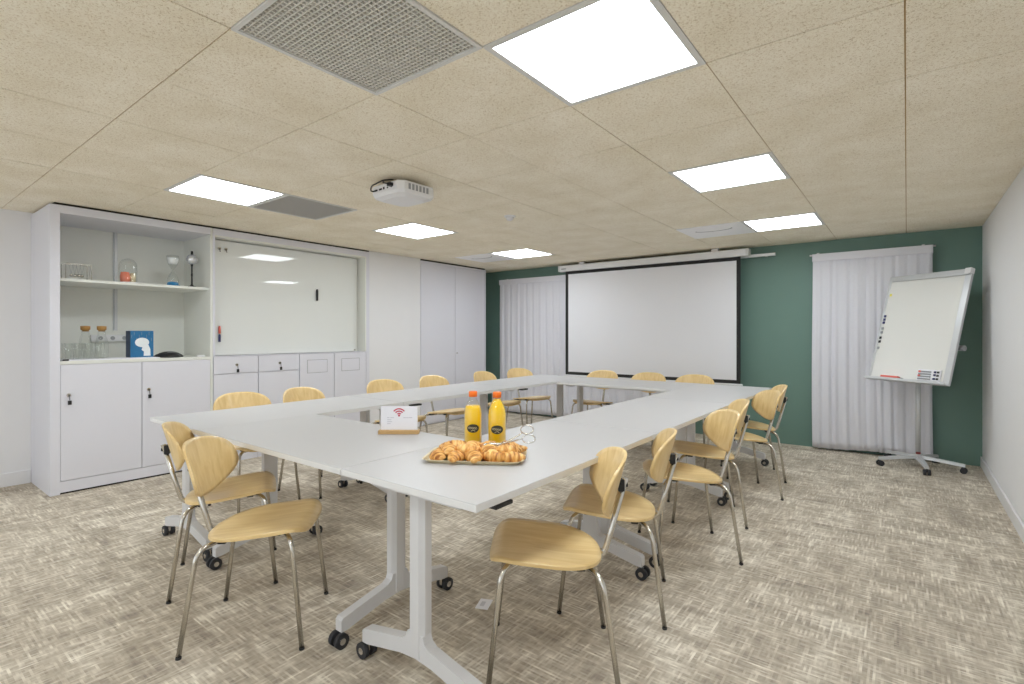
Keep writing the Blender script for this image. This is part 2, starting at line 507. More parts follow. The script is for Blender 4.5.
# smoke detector
t = thing('smoke_detector', 'small round white smoke detector on the ceiling', 'smoke detector', (-2.74, 3.54, ZC))
part('base', M['white_metal'], t, lambda b: lathe(b, [(0, -.012), (.045, -.012), (.05, -.006), (.05, 0), (0, 0)]))
part('sensor_dome', M['white_metal'], t, lambda b: lathe(b, [(0, -.04), (.02, -.039), (.031, -.031), (.034, -.012), (0, -.012)]))

# ---------------------------------------------------------------- projector
t = thing('projector', 'white projector hung under the ceiling with a dangling black cable', 'projector', (-2.72, 2.33, ZC), math.radians(-2))
def pbody(b):
    x, y = .165, .155
    def ring(sx, sy, c, z):
        pts = [(sx-c, -sy), (sx, -sy+c), (sx, sy-c), (sx-c, sy), (-sx+c, sy), (-sx, sy-c), (-sx, -sy+c), (-sx+c, -sy)]
        return [b.verts.new((p[0], p[1], z)) for p in pts]
    R = [ring(x-.045, y-.045, .04, -.128), ring(x-.01, y-.01, .035, -.112), ring(x, y, .035, -.092), ring(x, y, .035, -.042), ring(x-.008, y-.008, .03, -.034)]
    b.faces.new(R[0][::-1]); b.faces.new(R[-1])
    for A, B in zip(R, R[1:]):
        for k in range(8): b.faces.new((A[k], A[(k+1) % 8], B[(k+1) % 8], B[k]))
body = part('body', M['white_metal'], t, pbody)
def vents(b):
    for k in range(6):
        box(b, .164, -.09+k*.03, -.088, .167, -.072+k*.03, -.05)
part('vent_slots', M['grey'], body, vents)
for k, (w, h) in enumerate(((.022, .012), (.03, .012), (.016, .016), (.012, .01), (.012, .01))):
    part('port', M['black'], body, lambda b: box(b, -.1+k*.042, -.157, -.075, -.1+k*.042+w, -.154, -.075+h))
part('lens', M['grey'], t, lambda b: tube(b, [(-.06, .150, -.07), (-.06, .168, -.07), (-.06, .172, -.07)], [.034, .034, .028], 24))
part('ceiling_mount', M['dark'], t, lambda b: (cyl(b, (0, 0, -.034), (0, 0, -.001), .03), box(b, -.09, -.02, -.036, .09, .02, -.03)))
part('cable', M['black'], t, lambda b: tube(b, fillet([(.02, -.1, -.002), (.0, -.17, -.02), (-.08, -.2, -.05), (-.11, -.19, -.085), (-.075, -.157, -.07)], .03), .0045, 8))
part('plug', M['black'], t, lambda b: box(b, .06, -.185, -.072, .095, -.157, -.05, bev=.003))
part('cable', M['black'], t, lambda b: tube(b, fillet([(.0, -.165, -.02), (.03, -.19, -.045), (.075, -.186, -.06)], .02), .0045, 8))

# ---------------------------------------------------------------- built-in cupboards on the left
def lock(parent, y, z, x=.0, h=0, mname='lock', withkey=True, lean=0):
    l = part(mname, M['chrome'], parent, lambda b: cyl(b, (x, y, z), (x+.012, y, z), .013, 16))
    if withkey:
        def key(b):
            box(b, x+.012, y-.002, z-.004, x+.028, y+.002, z+.004)
            tube(b, [(x+.026, y, z-.004), (x+.026, y+.003, z-.045)], .0025, 6)
            box(b, x+.022, y-.010, z-.075, x+.030, y+.014, z-.042, bev=.003)
        part('key', M['black'], l, key)
    return l

t = thing('storage_cabinet', 'tall white cabinet with open shelves above two locked doors', 'cabinet', (CF, 0, 0))
D = XL-CF                                      # depth, negative
y0, y1 = .979, 2.155
def side(yy0, yy1):
    return lambda b: box(b, D+.001, yy0, 0, 0, yy1, ZC-.018, bev=.0015)
part('side_panel', M['cab'], t, side(y0, y0+.062))
part('side_panel', M['cab_in'], t, side(y1-.02, y1))
part('top_panel', M['cab'], t, lambda b: box(b, D+.001, y0+.062, 2.205, 0, y1-.02, ZC-.018))
part('back_panel', M['cab_in'], t, lambda b: box(b, D+.001, y0+.062, .1, D+.02, y1-.02, 2.205))
part('plinth', M['cab'], t, lambda b: box(b, D+.02, y0+.062, .014, -.001, y1-.02, .1))
part('plinth_gap', M['dark'], t, lambda b: box(b, D+.02, y0+.05, 0, -.012, y1-.02, .014))
part('middle_board', M['cab_in'], t, lambda b: box(b, D+.02, y0+.062, 1.018, -.001, y1-.02, 1.043))
part('shelf', M['cab_in'], t, lambda b: box(b, D+.02, y0+.062, 1.678, -.04, y1-.02, 1.70))
for (a, c, ly) in ((y0+.064, 1.581, 1.092), (1.586, y1-.022, 1.632)):
    d = part('door', M['cab'], t, lambda b: box(b, -.018, a, .104, 0, c, 1.015, bev=.001))
    lock(d, ly, .775)
r = part('wall_rail', M['alu'], t, lambda b: box(b, D+.02, 1.54, 1.29, D+.034, 1.572, 2.204))
part('rail_slot', M['grey'], r, lambda b: box(b, D+.034, 1.543, 1.30, D+.0345, 1.549, 2.2))
part('ceiling_gap', M['dark'], t, lambda b: box(b, D+.05, y0+.03, ZC-.018, -.01, y1, ZC-.001))

# whiteboard niche surround
t = thing('niche_surround', 'white panel frame around the recessed whiteboard above the low cupboards', 'panel frame', (CF, 0, 0))
a0, a1 = 2.157, 3.958
part('side_panel', M['cab'], t, lambda b: box(b, D+.001, a0, 1.047, 0, a0+.02, 2.205))
part('side_panel', M['cab'], t, lambda b: box(b, D+.001, a1-.045, 0, 0, a1, ZC-.018))
part('top_panel', M['cab'], t, lambda b: box(b, D+.001, a0, 2.205, 0, a1-.045, ZC-.018))
part('reveal_lining', M['cab_in'], t, lambda b: (box(b, -.16, a1-.06, 1.047, -.003, a1-.045, 2.205), box(b, -.16, a0+.02, 2.19, -.003, a1-.06, 2.205)))
part('back_panel', M['cab_in'], t, lambda b: box(b, -.19, a0+.02, 1.047, -.16, a1-.045, 2.205))
part('ceiling_gap', M['dark'], t, lambda b: box(b, D+.05, a0, ZC-.018, -.01, a1, ZC-.001))

t = thing('whiteboard', 'glossy white glass whiteboard in the niche, mirroring ceiling lamps', 'whiteboard', (CF-.16, 0, 0))
part('glass_panel', M['whiteboard'], t, lambda b: box(b, .028, 2.19, 1.050, .04, 3.845, 2.18, bev=.001))
part('backing', M['grey'], t, lambda b: box(b, .0, 2.21, 1.09, .028, 3.78, 2.165))
part('corner_clip', M['chrome'], t, lambda b: box(b, .038, 3.82, 1.055, .046, 3.84, 1.075, bev=.002))
o = part('board_marker', M['black'], None, lambda b: tube(b, [(0, 0, -.065), (0, 0, -.02), (0, 0, -.018), (0, 0, .045), (0, 0, .065)], [.011, .012, .013, .013, .009], 12), (CF-.105, 3.315, 1.705))
tag(o, 'black marker pen held upright on the whiteboard', 'marker')
for k, (mn, dz, lb) in enumerate((('red', .04, 'upper reddish marker at the left edge of the whiteboard'), ('navy', -.04, 'lower dark blue marker at the left edge of the whiteboard'))):
    o = part('board_marker', M[mn], None, lambda b: tube(b, [(0, 0, -.038), (0, 0, .02), (0, 0, .038)], [.011, .011, .008], 12), (CF-.107, 2.262, 1.258+dz))
    tag(o, lb, 'marker', 'markers at the left edge of the whiteboard')
for k, lb in enumerate(('left one of the two small hooks at the top left of the whiteboard', 'right one of the two small hooks at the top left of the whiteboard')):
    t = thing('magnet_hook', lb, 'hook', (CF-.12, 2.262+.062*k, 2.1), 0, 'hooks on the whiteboard')
    part('magnet', M['chrome'], t, lambda b: cyl(b, (0, 0, 0), (.012, 0, 0), .014))
    part('hook_pin', M['black'], t, lambda b: tube(b, fillet([(.01, 0, 0), (.02, 0, -.005), (.022, 0, -.03), (.03, 0, -.033)], .006), .0035, 8))

# low cupboards
def low_body(t, a, c, mid):
    part('body', M['cab'], t, lambda b: box(b, D+.001, a, .1, -.02, c, 1.04))
    part('plinth', M['cab'], t, lambda b: box(b, D+.02, a, 0, -.015, c, .1))
B = [2.160, 2.590, 3.040, 3.468, 3.91]
part_top = part('counter_top', M['cab'], None, lambda b: box(b, XL+.001, 2.157, 1.04, CF-.0005, 3.912, 1.046))
tag(part_top, 'thin white counter top over the low cupboards below the whiteboard', 'counter top')
for k, lb in enumerate(('low white drawer cupboard next to the open-shelf cabinet, key in its drawer', 'low white drawer cupboard second from the open-shelf cabinet, key in its drawer')):
    a, c = B[k]+.002, B[k+1]-.002
    t = thing('drawer_cabinet', lb, 'cabinet', (CF, 0, 0), 0, 'low drawer cupboards')
    low_body(t, a, c, .87)
    d = part('drawer', M['cab'], t, lambda b: box(b, -.018, a+.002, .872, 0, c-.002, 1.036, bev=.0015))
    lock(d, (a+c)/2+.0, .955)
    part('door', M['cab'], t, lambda b: box(b, -.018, a+.002, .104, 0, c-.002, .867, bev=.0015))
for k, lb in enumerate(('low white bin cupboard with a push flap, next to the drawer cupboards', 'low white bin cupboard with a push flap, at the far end below the whiteboard')):
    a, c = B[k+2]+.002, B[k+3]-.002
    t = thing('bin_cabinet', lb, 'cabinet', (CF, 0, 0), 0, 'low bin cupboards')
    low_body(t, a, c, .87)
    d = part('door', M['cab'], t, lambda b: box(b, -.018, a+.002, .104, 0, c-.002, 1.036, bev=.0015))
    m = (a+c)/2
    def fl(b):
        for q in ((m-.125, .824, m+.125, .829), (m-.125, .967, m+.125, .972), (m-.125, .829, m-.120, .967), (m+.120, .829, m+.125, .967)):
            box(b, -.001, q[0], q[1], .0012, q[2], q[3])
    f = part('flap', M['cab'], d, lambda b: box(b, -.002, m-.12, .829, .002, m+.12, .967, bev=.001))
    part('flap_gap', M['grey'], d, fl)

# wardrobe
t = thing('wardrobe', 'tall white two-door wardrobe beside the green wall', 'wardrobe', (CF, 0, 0))
w0, w1 = 4.808, 6.165
part('body', M['cab'], t, lambda b: box(b, D+.001, w0, 0, -.022, w1, 2.262))
part('side_panel', M['cab'], t, lambda b: box(b, -.022, w0, 0, 0, w0+.03, 2.262))
part('side_panel', M['cab'], t, lambda b: box(b, -.022, w1-.022, 0, 0, w1, 2.262))
part('top_panel', M['cab'], t, lambda b: box(b, -.022, w0+.03, 2.235, 0, w1-.022, 2.262))
part('ceiling_gap', M['dark'], t, lambda b: box(b, D+.05, w0+.01, 2.262, -.01, w1-.01, ZC-.001))
for a, c in ((w0+.034, 5.474), (5.480, w1-.026)):
    d = part('door', M['cab'], t, lambda b: box(b, -.02, a, .02, -.003, c, 2.231, bev=.002))
    if a > 5.2: part('knob', M['chrome'], d, lambda b: cyl(b, (-.003, a+.03, .98), (.012, a+.03, .98), .008))

# ---------------------------------------------------------------- things on the shelves
SX = -5.36; SZ = 1.70
t = thing('cradle_toy', 'small chrome wire swing-ball desk toy on the shelf', 'desk toy', (SX-.02, 1.17, SZ), math.radians(6))
def fr(b):
    for x in (-.045, .045):
        tube(b, fillet([(x, -.085, 0), (x, -.085, .125), (x, .085, .125), (x, .085, 0)], .012, 4), .003, 6)
part('frame', M['chrome'], t, fr)
part('base_bar', M['chrome'], t, lambda b: (tube(b, [(-.045, -.085, .003), (.045, -.085, .003)], .003, 6), tube(b, [(-.045, .085, .003), (.045, .085, .003)], .003, 6)))
for k in range(4):
    y = -.036+k*.024
    s = part('ball', M['chrome'], t, lambda b: lathe(b, [(0, -.012), (.006, -.0104), (.0104, -.006), (.012, 0), (.0104, .006), (.006, .0104), (0, .012)], 14, (0, y, .035)))
    part('string', M['grey'], s, lambda b: (tube(b, [(-.045, y, .125), (0, y, .047), (.045, y, .125)], .0008, 4)))

t = thing('glass_dome', 'clear glass dome over a small coral pink sand timer on the shelf', 'glass dome', (SX-.04, 1.525, SZ))
part('bell', M['glass'], t, lambda b: lathe(b, [(.066, .008)]+[(.066, .15)]+[(.066*math.cos(a), .15+.066*math.sin(a)) for a in [PI/2*k/8 for k in range(1, 9)]], 28))
part('base', M['white_metal'], t, lambda b: lathe(b, [(0, 0), (.078, 0), (.078, .008), (0, .008)], 28))
part('sand_block', M['coral'], t, lambda b: lathe(b, [(0, .008), (.033, .008), (.035, .06), (.03, .095), (0, .1)], 20, (0, -.022, 0)))
part('sand_block', M['tray'], t, lambda b: lathe(b, [(0, .008), (.022, .008), (.024, .06), (.02, .09), (0, .095)], 20, (0, .035, 0)))

t = thing('hourglass', 'slender clear hourglass with blue sand at its foot on the shelf', 'hourglass', (SX-.05, 1.875, SZ))
part('bulbs', M['glass'], t, lambda b: lathe(b, [(.045, .012), (.05, .05), (.036, .1), (.012, .138), (.005, .15), (.012, .162), (.036, .2), (.05, .25), (.05, .285), (0, .295)], 24))
part('sand', M['blue_sand'], t, lambda b: lathe(b, [(0, .012), (.044, .012), (.047, .03), (.03, .04), (0, .044)], 24))
part('foot', M['blue_sand'], t, lambda b: lathe(b, [(0, 0), (.058, 0), (.056, .012), (0, .012)], 24))
part('top_sand', M['skin_white'], t, lambda b: lathe(b, [(0, .205), (.033, .207), (.044, .24), (.046, .265), (0, .268)], 24))

t = thing('globe_ornament', 'small silver globe on a thin black stand at the right end of the shelf', 'ornament', (SX-.05, 2.035, SZ))
part('stand', M['black'], t, lambda b: lathe(b, [(0, 0), (.05, 0), (.05, .006), (.018, .016), (.008, .03), (.0065, .1), (.009, .12), (.0065, .14), (.0065, .2), (.014, .222), (0, .224)], 20))
part('globe', M['silver_ball'], t, lambda b: lathe(b, [(.05*math.sin(PI*k/14), .268-.05*math.cos(PI*k/14)) for k in range(15)], 24))
part('finial', M['black'], t, lambda b: lathe(b, [(0, .314), (.012, .316), (.009, .33), (.011, .345), (0, .35)], 14))

DZ = 1.043
o = part('serving_tray', M['paper'], None, lambda b: (box(b, -.15, 1.06, DZ, .17, 1.73, DZ+.008, bev=.002)), (CF-.2, 0, 0))
tag(o, 'thin white tray on the cabinet deck under glasses and carafes', 'tray')
o = part('tray_handle', M['black'], o, lambda b: box(b, .168, 1.06, DZ+.001, .176, 1.10, DZ+.014, bev=.002))
gl = None
k = 0
names = ['left-hand', 'second', 'third', 'fourth', 'last']
for row in range(2):
    for c in range(4):
        lb = ['first', 'second', 'third', 'last'][c]+' from the left in the '+['front', 'rear'][row]+' row of drinking glasses beside the carafes'
        pos = (CF-.14-.085*row, 1.128+.066*c, DZ+.008)
        if gl is None:
            bm = bmesh.new()
            lathe(bm, [(0, .003), (.029, .002), (.034, .13)], 20)
            gl = obj('drinking_glass', bm, M['glass'], None, pos)
            tag(gl, 'upturned '+lb, 'glass', 'drinking glasses on the tray')
            gl['label'] = 'clear glass, '+lb
        else:
            g = gl.copy(); COL.objects.link(g); g.location = pos; g['label'] = 'clear glass, '+lb
for k, lb in enumerate(('left one of two clear glass carafes with cork stoppers', 'right one of two clear glass carafes with cork stoppers')):
    t = thing('carafe', lb, 'carafe', (CF-.30, 1.265+.112*k, DZ+.008), 0, 'carafes with cork stoppers')
    part('glass_body', M['glass'], t, lambda b: lathe(b, [(0, 0), (.044, 0), (.047, .006), (.047, .11), (.04, .16), (.028, .2), (.026, .24)], 24))
    part('cork_stopper', M['cork'], t, lambda b: lathe(b, [(0, .228), (.023, .228), (.024, .24), (.033, .242), (.034, .274), (0, .276)], 20))

# blue boxed item
t = thing('blue_box', 'blue card box printed with a white head silhouette, on the cabinet deck', 'box', (CF-.20, 1.628, DZ+.008), math.radians(4))
part('carton', M['blue_box'], t, lambda b: box(b, -.045, -.09, 0, -.0 + .045, .09, .235, bev=.0015))
part('carton_side', M['blue_side'], t, lambda b: box(b, -.0455, -.0915, .001, .0452, -.089, .234))
def sil(b):
    pts = [(.055*math.cos(a), .132+.042*math.sin(a)) for a in [2*PI*k/20 for k in range(20)]]
    prism(b, pts, .0449, .0457, lambda a, z, h: (h, a, z))
    prism(b, [(.005, .1), (.05, .108), (.064, .07), (.066, .012), (.012, .012), (.014, .05), (-.004, .066)], .0449, .0456, lambda a, z, h: (h, a, z))
part('head_print', M['skin_white'], t, sil)
def lines(b):
    for k in range(9):
        y = -.08+.019*k; z = .17+.03*math.sin(k*2.1)
        box(b, .0449, y, z, .0455, y+.002, z+.03)
part('print_lines', M['grey'], t, lines)

t = thing('conference_phone', 'low black conference phone on the cabinet deck', 'phone', (CF-.15, 1.845, DZ), 0)
def ph(b):
    n = 36; R = []
    for s, z in ((1, 0), (1.0, .012), (.86, .026), (.6, .042), (.35, .052), (.12, .055)):
        R.append([b.verts.new(((.09*s*(1+.22*math.cos(3*a)))*math.cos(a), (.112*s*(1+.16*math.cos(3*a)))*math.sin(a), z)) for a in [2*PI*k/n for k in range(n)]])
    b.faces.new(R[0][::-1]); b.faces.new(R[-1])
    for A, Bq in zip(R, R[1:]):
        for k in range(n): b.faces.new((A[k], A[(k+1) % n], Bq[(k+1) % n], Bq[k])).smooth = True
part('housing', M['black'], t, ph)
part('keypad', M['grey'], t, lambda b: box(b, .025, -.03, .046, .06, .03, .05, bev=.002))
o = part('remote_control', M['white_metal'], None, lambda b: box(b, -.02, -.035, 0, .02, .035, .016, bev=.005), (CF-.06, 2.07, DZ))
tag(o, 'small white gadget lying at the right end of the cabinet deck', 'gadget')

t = thing('power_strip', 'white socket strip on the back of the cabinet behind the carafes', 'socket strip', (XL+.02, 1.56, 1.22), 0)
part('housing', M['white_metal'], t, lambda b: box(b, 0, -.19, -.03, .035, .19, .03, bev=.004))
for y in (-.12, -.03, .06):
    part('socket', M['grey'], t, lambda b: cyl(b, (.035, y, 0), (.036, y, 0), .018))
c = part('plug', M['black'], t, lambda b: box(b, .035, .12, -.014, .075, .152, .022, bev=.004))
part('cable', M['black'], c, lambda b: tube(b, fillet([(.075, .136, .01), (.11, .15, .0), (.10, .16, -.1), (.1, .17, -.145), (.13, .2, -.1525)], .03), .006, 8))

# ---------------------------------------------------------------- green wall: curtains, screen
def curtain(name, label, x0, x1, zt, zb, yc, waves, amp, seed):
    rnd = random.Random(seed)
    ph = [rnd.uniform(0, 6.28) for _ in range(6)]
    nx, nz = waves*14, 26
    bm = bmesh.new(); V = []
    def f(u, v):                                  # v 0 top .. 1 bottom
        a = amp*(.35+.65*min(1, v*2.2))
        y = a*math.sin(2*PI*waves*u+ph[0]+1.3*math.sin(2*PI*2.3*u+ph[1])+.35*v*math.sin(5*u+ph[5]))
        y += .45*a*math.sin(2*PI*waves*1.9*u+ph[2])+.4*amp*v*math.sin(2*PI*1.6*u+ph[3])
        x = x0+(x1-x0)*u+.010*v*math.sin(9*u+ph[4])+.012*math.sin(3*v+ph[1])*v
        z = zt+(zb-zt)*v+.012*v*math.sin(2*PI*1.1*u+ph[4])
        return (x, yc+y, z)
    for j in range(nz+1):
        V.append([bm.verts.new(f(i/nx, j/nz)) for i in range(nx+1)])
    for j in range(nz):
        for i in range(nx):
            bm.faces.new((V[j][i], V[j][i+1], V[j+1][i+1], V[j+1][i])).smooth = True
    o = obj(name, bm, M['curtain'])
    md = o.modifiers.new('cloth', 'SOLIDIFY'); md.thickness = .002
    tag(o, label, 'curtain', 'white curtains on the green wall')
    bm = bmesh.new()
    box(bm, x0-.004, yc-.02, zt-.075, x1+.004, yc-.012, zt+.006, bev=.002)
    box(bm, x0-.004, yc+.012, zt-.075, x1+.004, yc+.02, zt+.006)
    obj('heading_band', bm, M['curtain'], o)
    return o
curtain('curtain', 'floor-length white curtain behind the flipchart', -.82, .20, 2.125, .03, 6.50, 11, .009, 3)
curtain('curtain', 'wide white curtain hanging left of and behind the projection screen', -5.235, -2.2, 2.125, .03, 6.505, 26, .009, 5)
t = thing('curtain_rod', 'thin white curtain rod over the curtain behind the flipchart', 'curtain rod', (0, 6.5, 2.12))
part('rod', M['white_metal'], t, lambda b: tube(b, [(-.85, 0, .0), (.225, 0, .0)], .009, 10))
for x in (-.78, .13):
    part('bracket', M['white_metal'], t, lambda b: (box(b, x-.011, -.012, -.004, x+.011, .089, .014, bev=.002), box(b, x-.012, .081, -.03, x+.012, .0895, .034)))
t = thing('curtain_rod', 'thin white curtain rod over the wide curtain left of the screen', 'curtain rod', (0, 6.505, 2.12))
part('rod', M['white_metal'], t, lambda b: tube(b, [(-5.25, 0, .0), (-2.18, 0, .0)], .009, 10))
for x in (-5.15, -3.75, -2.3):
    part('bracket', M['white_metal'], t, lambda b: (box(b, x-.011, -.012, -.004, x+.011, .084, .012, bev=.002), box(b, x-.012, .076, -.03, x+.012, .0845, .03)))
t = thing('curtain_rail', 'white curtain rail sticking out right of the screen case', 'curtain rail', (0, 6.5, 2.172))
part('rail', M['white_metal'], t, lambda b: box(b, -3.7, -.018, -.016, -1.19, .018, .016, bev=.003))
for x in (-3.5, -1.3):
    part('bracket', M['white_metal'], t, lambda b: box(b, x-.012, .018, -.012, x+.012, .0895, .012))

YS = 6.41
t = thing('projection_screen', 'white projection screen with black border pulled down from its case', 'projection screen', (0, YS, 0))
case = part('case', M['white_metal'], t, lambda b: box(b, -4.03, -.05, 2.165, -1.452, .05, 2.248, bev=.008))
part('end_cap', M['lamp_frame'], case, lambda b: box(b, -4.036, -.052, 2.163, -4.0, .052, 2.250, bev=.008))
part('end_cap', M['lamp_frame'], case, lambda b: box(b, -1.482, -.052, 2.163, -1.446, .052, 2.250, bev=.008))
part('badge', M['grey'], case, lambda b: box(b, -3.98, -.0515, 2.192, -3.9, -.0498, 2.206))
for x in (-3.66, -1.83):
    part('bracket', M['white_metal'], t, lambda b: box(b, x-.04, -.03, 2.247, x+.04, .03, ZC-.0005, bev=.003))
part('fabric', M['screen'], t, lambda b: box(b, -3.905, -.0012, .705, -1.575, .0005, 2.14))
def bor(b):
    box(b, -3.935, -.002, .672, -3.89, 0.001, 2.166); box(b, -1.59, -.002, .672, -1.545, .001, 2.166)
    box(b, -3.9, -.0021, 2.122, -1.58, .0011, 2.166); box(b, -3.9, -.0021, .672, -1.58, .0011, .715)
part('border', M['screen_black'], t, bor)
part('weight_bar', M['white_metal'], t, lambda b: box(b, -3.955, -.012, .652, -1.522, .012, .673, bev=.004))

# ---------------------------------------------------------------- tables
TH = .74
def make_table(L, W, label, lever=True):
    t = thing('meeting_table', label, 'table', (0, 0, 0), 0, 'white folding tables set in a square')
    top = part('tabletop', [M['table'], M['table_edge']], t, lambda b: None)
    bm = bmesh.new()
    box(bm, -W/2, -L/2, TH-.025, W/2, L/2, TH, 0, bev=.0015, seg=1)
    bmesh.ops.recalc_face_normals(bm, faces=bm.faces[:])
    for f in bm.faces:
        if f.normal.z < .5: f.material_index = 1
    bm.to_mesh(top.data); bm.free()
    for s in (-1, 1):
        yl = s*(L/2-.085)
        def leg(b):
            # column, chamfered outline in plan
            c = [(-.04, -.022), (.04, -.022), (.04, .008), (.022, .024), (-.022, .024), (-.04, .008)]
            if s < 0: c = [(x, -y) for x, y in c]
            prism(b, c, .12, TH-.055, lambda x, y, h: Vector((x, yl+y, h)))
            # foot: shallow inverted V with flared root
            up = [(-.30, .108), (-.29, .118), (-.12, .152), (-.07, .163), (-.048, .178), (-.04, .20), (.04, .20), (.048, .178), (.07, .163), (.12, .152), (.29, .118), (.30, .108)]
            dn = [(.30, .063), (.27, .064), (.08, .105), (.0, .112), (-.08, .105), (-.27, .064), (-.30, .063)]
            prism(b, up+dn, -.02, .02, lambda x, z, h: Vector((x, yl+h, z)))
        lg = part('leg', M['leg_white'], t, leg)
        part('head_plate', M['leg_white'], lg, lambda b: box(b, -W/2+.12, yl-.03, TH-.055, W/2-.12, yl+.03, TH-.0255, bev=.002))
        for sx in (-1, 1):
            def whl(b):
                cx, cy = sx*.283, yl
                for d in (-1, 1):
                    cyl(b, (cx+sx*.016, cy+d*.009, .03), (cx+sx*.016, cy+d*.028, .03), .03, 20)
            w = part('caster', M['rubber'], lg, whl)
            def hub(b):
                cx, cy = sx*.283, yl
                for d in (-1, 1):
                    cyl(b, (cx+sx*.016, cy+d*.028, .03), (cx+sx*.016, cy+d*.0295, .03), .013, 14)
                cyl(b, (cx+sx*.016, cy-.009, .03), (cx+sx*.016, cy+.009, .03), .012, 12)
                box(b, cx+sx*.0-.012, cy-.008, .028, cx+.012+sx*.01, cy+.008, .058)
                cyl(b, (cx, cy, .05), (cx, cy, .068), .007, 10)
            part('caster_fork', M['chrome_bright'], lg, hub)
    part('beam', M['leg_white'], t, lambda b: box(b, -.02, -L/2+.1, TH-.075, .02, L/2-.1, TH-.035))
    if lever:
        part('flip_lever', M['black'], t, lambda b: box(b, W/2-.06, -L/2+.10, TH-.045, W/2-.004, -L/2+.19, TH-.031, bev=.004))
    return t
LC = 1.427; WC = .69
xl, xr = -3.375, -1.375
ys = [1.165+LC/2+k*(LC+.006) for k in range(3)]
proto = make_table(LC, WC, 'white wheeled folding table at the near right corner of the square, under the croissants')
proto.location = (xr, ys[0], 0)
dup(proto, (xr, ys[1], 0), 0, 'white wheeled folding table in the middle of the right side of the square')
dup(proto, (xr, ys[2], 0), 0, 'white wheeled folding table at the far right corner of the square')
dup(proto, (xl, ys[0], 0), 0, 'white wheeled folding table at the near left corner of the square')
dup(proto, (xl, ys[1], 0), 0, 'white wheeled folding table in the middle of the left side facing the low cupboards')
dup(proto, (xl, ys[2], 0), 0, 'white wheeled folding table at the far left corner of the square by the wardrobe')
LR = (xr-xl)-WC-.0055
pr = make_table(LR, .70, 'white wheeled folding table across the front of the square, holding the small sign', False)
pr.location = ((xl+xr)/2-.0022, 1.165+.35, 0); pr.rotation_euler = (0, 0, PI/2)
pb = make_table(LR, .76, 'white wheeled folding table across the back of the square below the screen', False)
yend = ys[2]+LC/2
pb.location = ((xl+xr)/2, yend-.38+.02, 0); pb.rotation_euler = (0, 0, PI/2)

# ---------------------------------------------------------------- chairs
def supout(n_top, n_bot, a, b_top, b_bot, cnt=64, taper=None):
    out = []
    for k in range(cnt):
        th = 2*PI*k/cnt; c, s = math.cos(th), math.sin(th)
        n = n_top if s >= 0 else n_bot; bb = b_top if s >= 0 else b_bot
        x = a*math.copysign(abs(c)**(2/n), c); y = bb*math.copysign(abs(s)**(2/n), s)
        if taper: x *= taper(y)
        out.append((x, y))
    return out

def seat_surf(x, y, o):
    z = .441+.10*y                                       # front edge higher than the rear
    z += .008*(x/.21)**2                                 # gentle saddle
    if y > .15: z -= .026*((y-.15)/.065)**2              # rolled front edge
    z -= .008*math.exp(-(x/.10)**2-((y+.05)/.09)**2)
    return Vector((x, y+.018, z+o))
def back_surf(x, z, o):                                  # local z about .68
    y = -.246-.27*z+.062*(x/.2)**2
    return Vector((x, y-o, .680+z))
seat_out = supout(4.6, 2.3, .214, .214, .206)
back_out = supout(2.7, 2.4, .216, .128, .106, taper=lambda z: 1-.30*max(0, -z/.106)**1.7)

def make_chair(label):
    t = thing('stacking_chair', label, 'chair', (0, 0, 0), 0, 'beech plywood chairs around the tables')
    part('seat', M['seat'], t, lambda b: shell(b, seat_out, seat_surf, .011))
    for sx in (-1, 1):
        for y in (-.10, .11):
            part('mounting_block', M['black'], t, lambda b: box(b, sx*.125-.028, y-.016, .418+.10*y, sx*.125+.028, y+.016, .432+.10*y, bev=.004))
    part('backrest', M['back'], t, lambda b: shell(b, back_out, back_surf, .010))
    p = part('back_post', M['chrome'], t, lambda b: tube(b, fillet([(0, .06, .421), (0, -.198, .398), (0, -.222, .48), (0, -.283, .702)], [.045, .5]), .0115, 12))
    part('back_bracket', M['black'], p, lambda b: (box(b, -.016, -.278, .655, .016, -.2535, .700, bev=.003), cyl(b, (0, -.291, .678), (0, -.270, .678), .009)))
    for sx in (-1, 1):
        for sy in (-1, 1):
            ft = Vector((sx*.222, sy*.228, 0)); kn = Vector((sx*.196, sy*(.180 if sy > 0 else .172), .436 if sy > 0 else .406)); en = Vector((sx*.06, sy*.095, .429 if sy > 0 else .410))
            l = part('leg', M['chrome'], t, lambda b: tube(b, fillet([ft+Vector((0, 0, .004)), kn, en], .055, 8), .0095, 12))
            part('foot_cap', M['black'], l, lambda b: cyl(b, ft, ft+(kn-ft).normalized()*.009, .0108, 12))
    return t

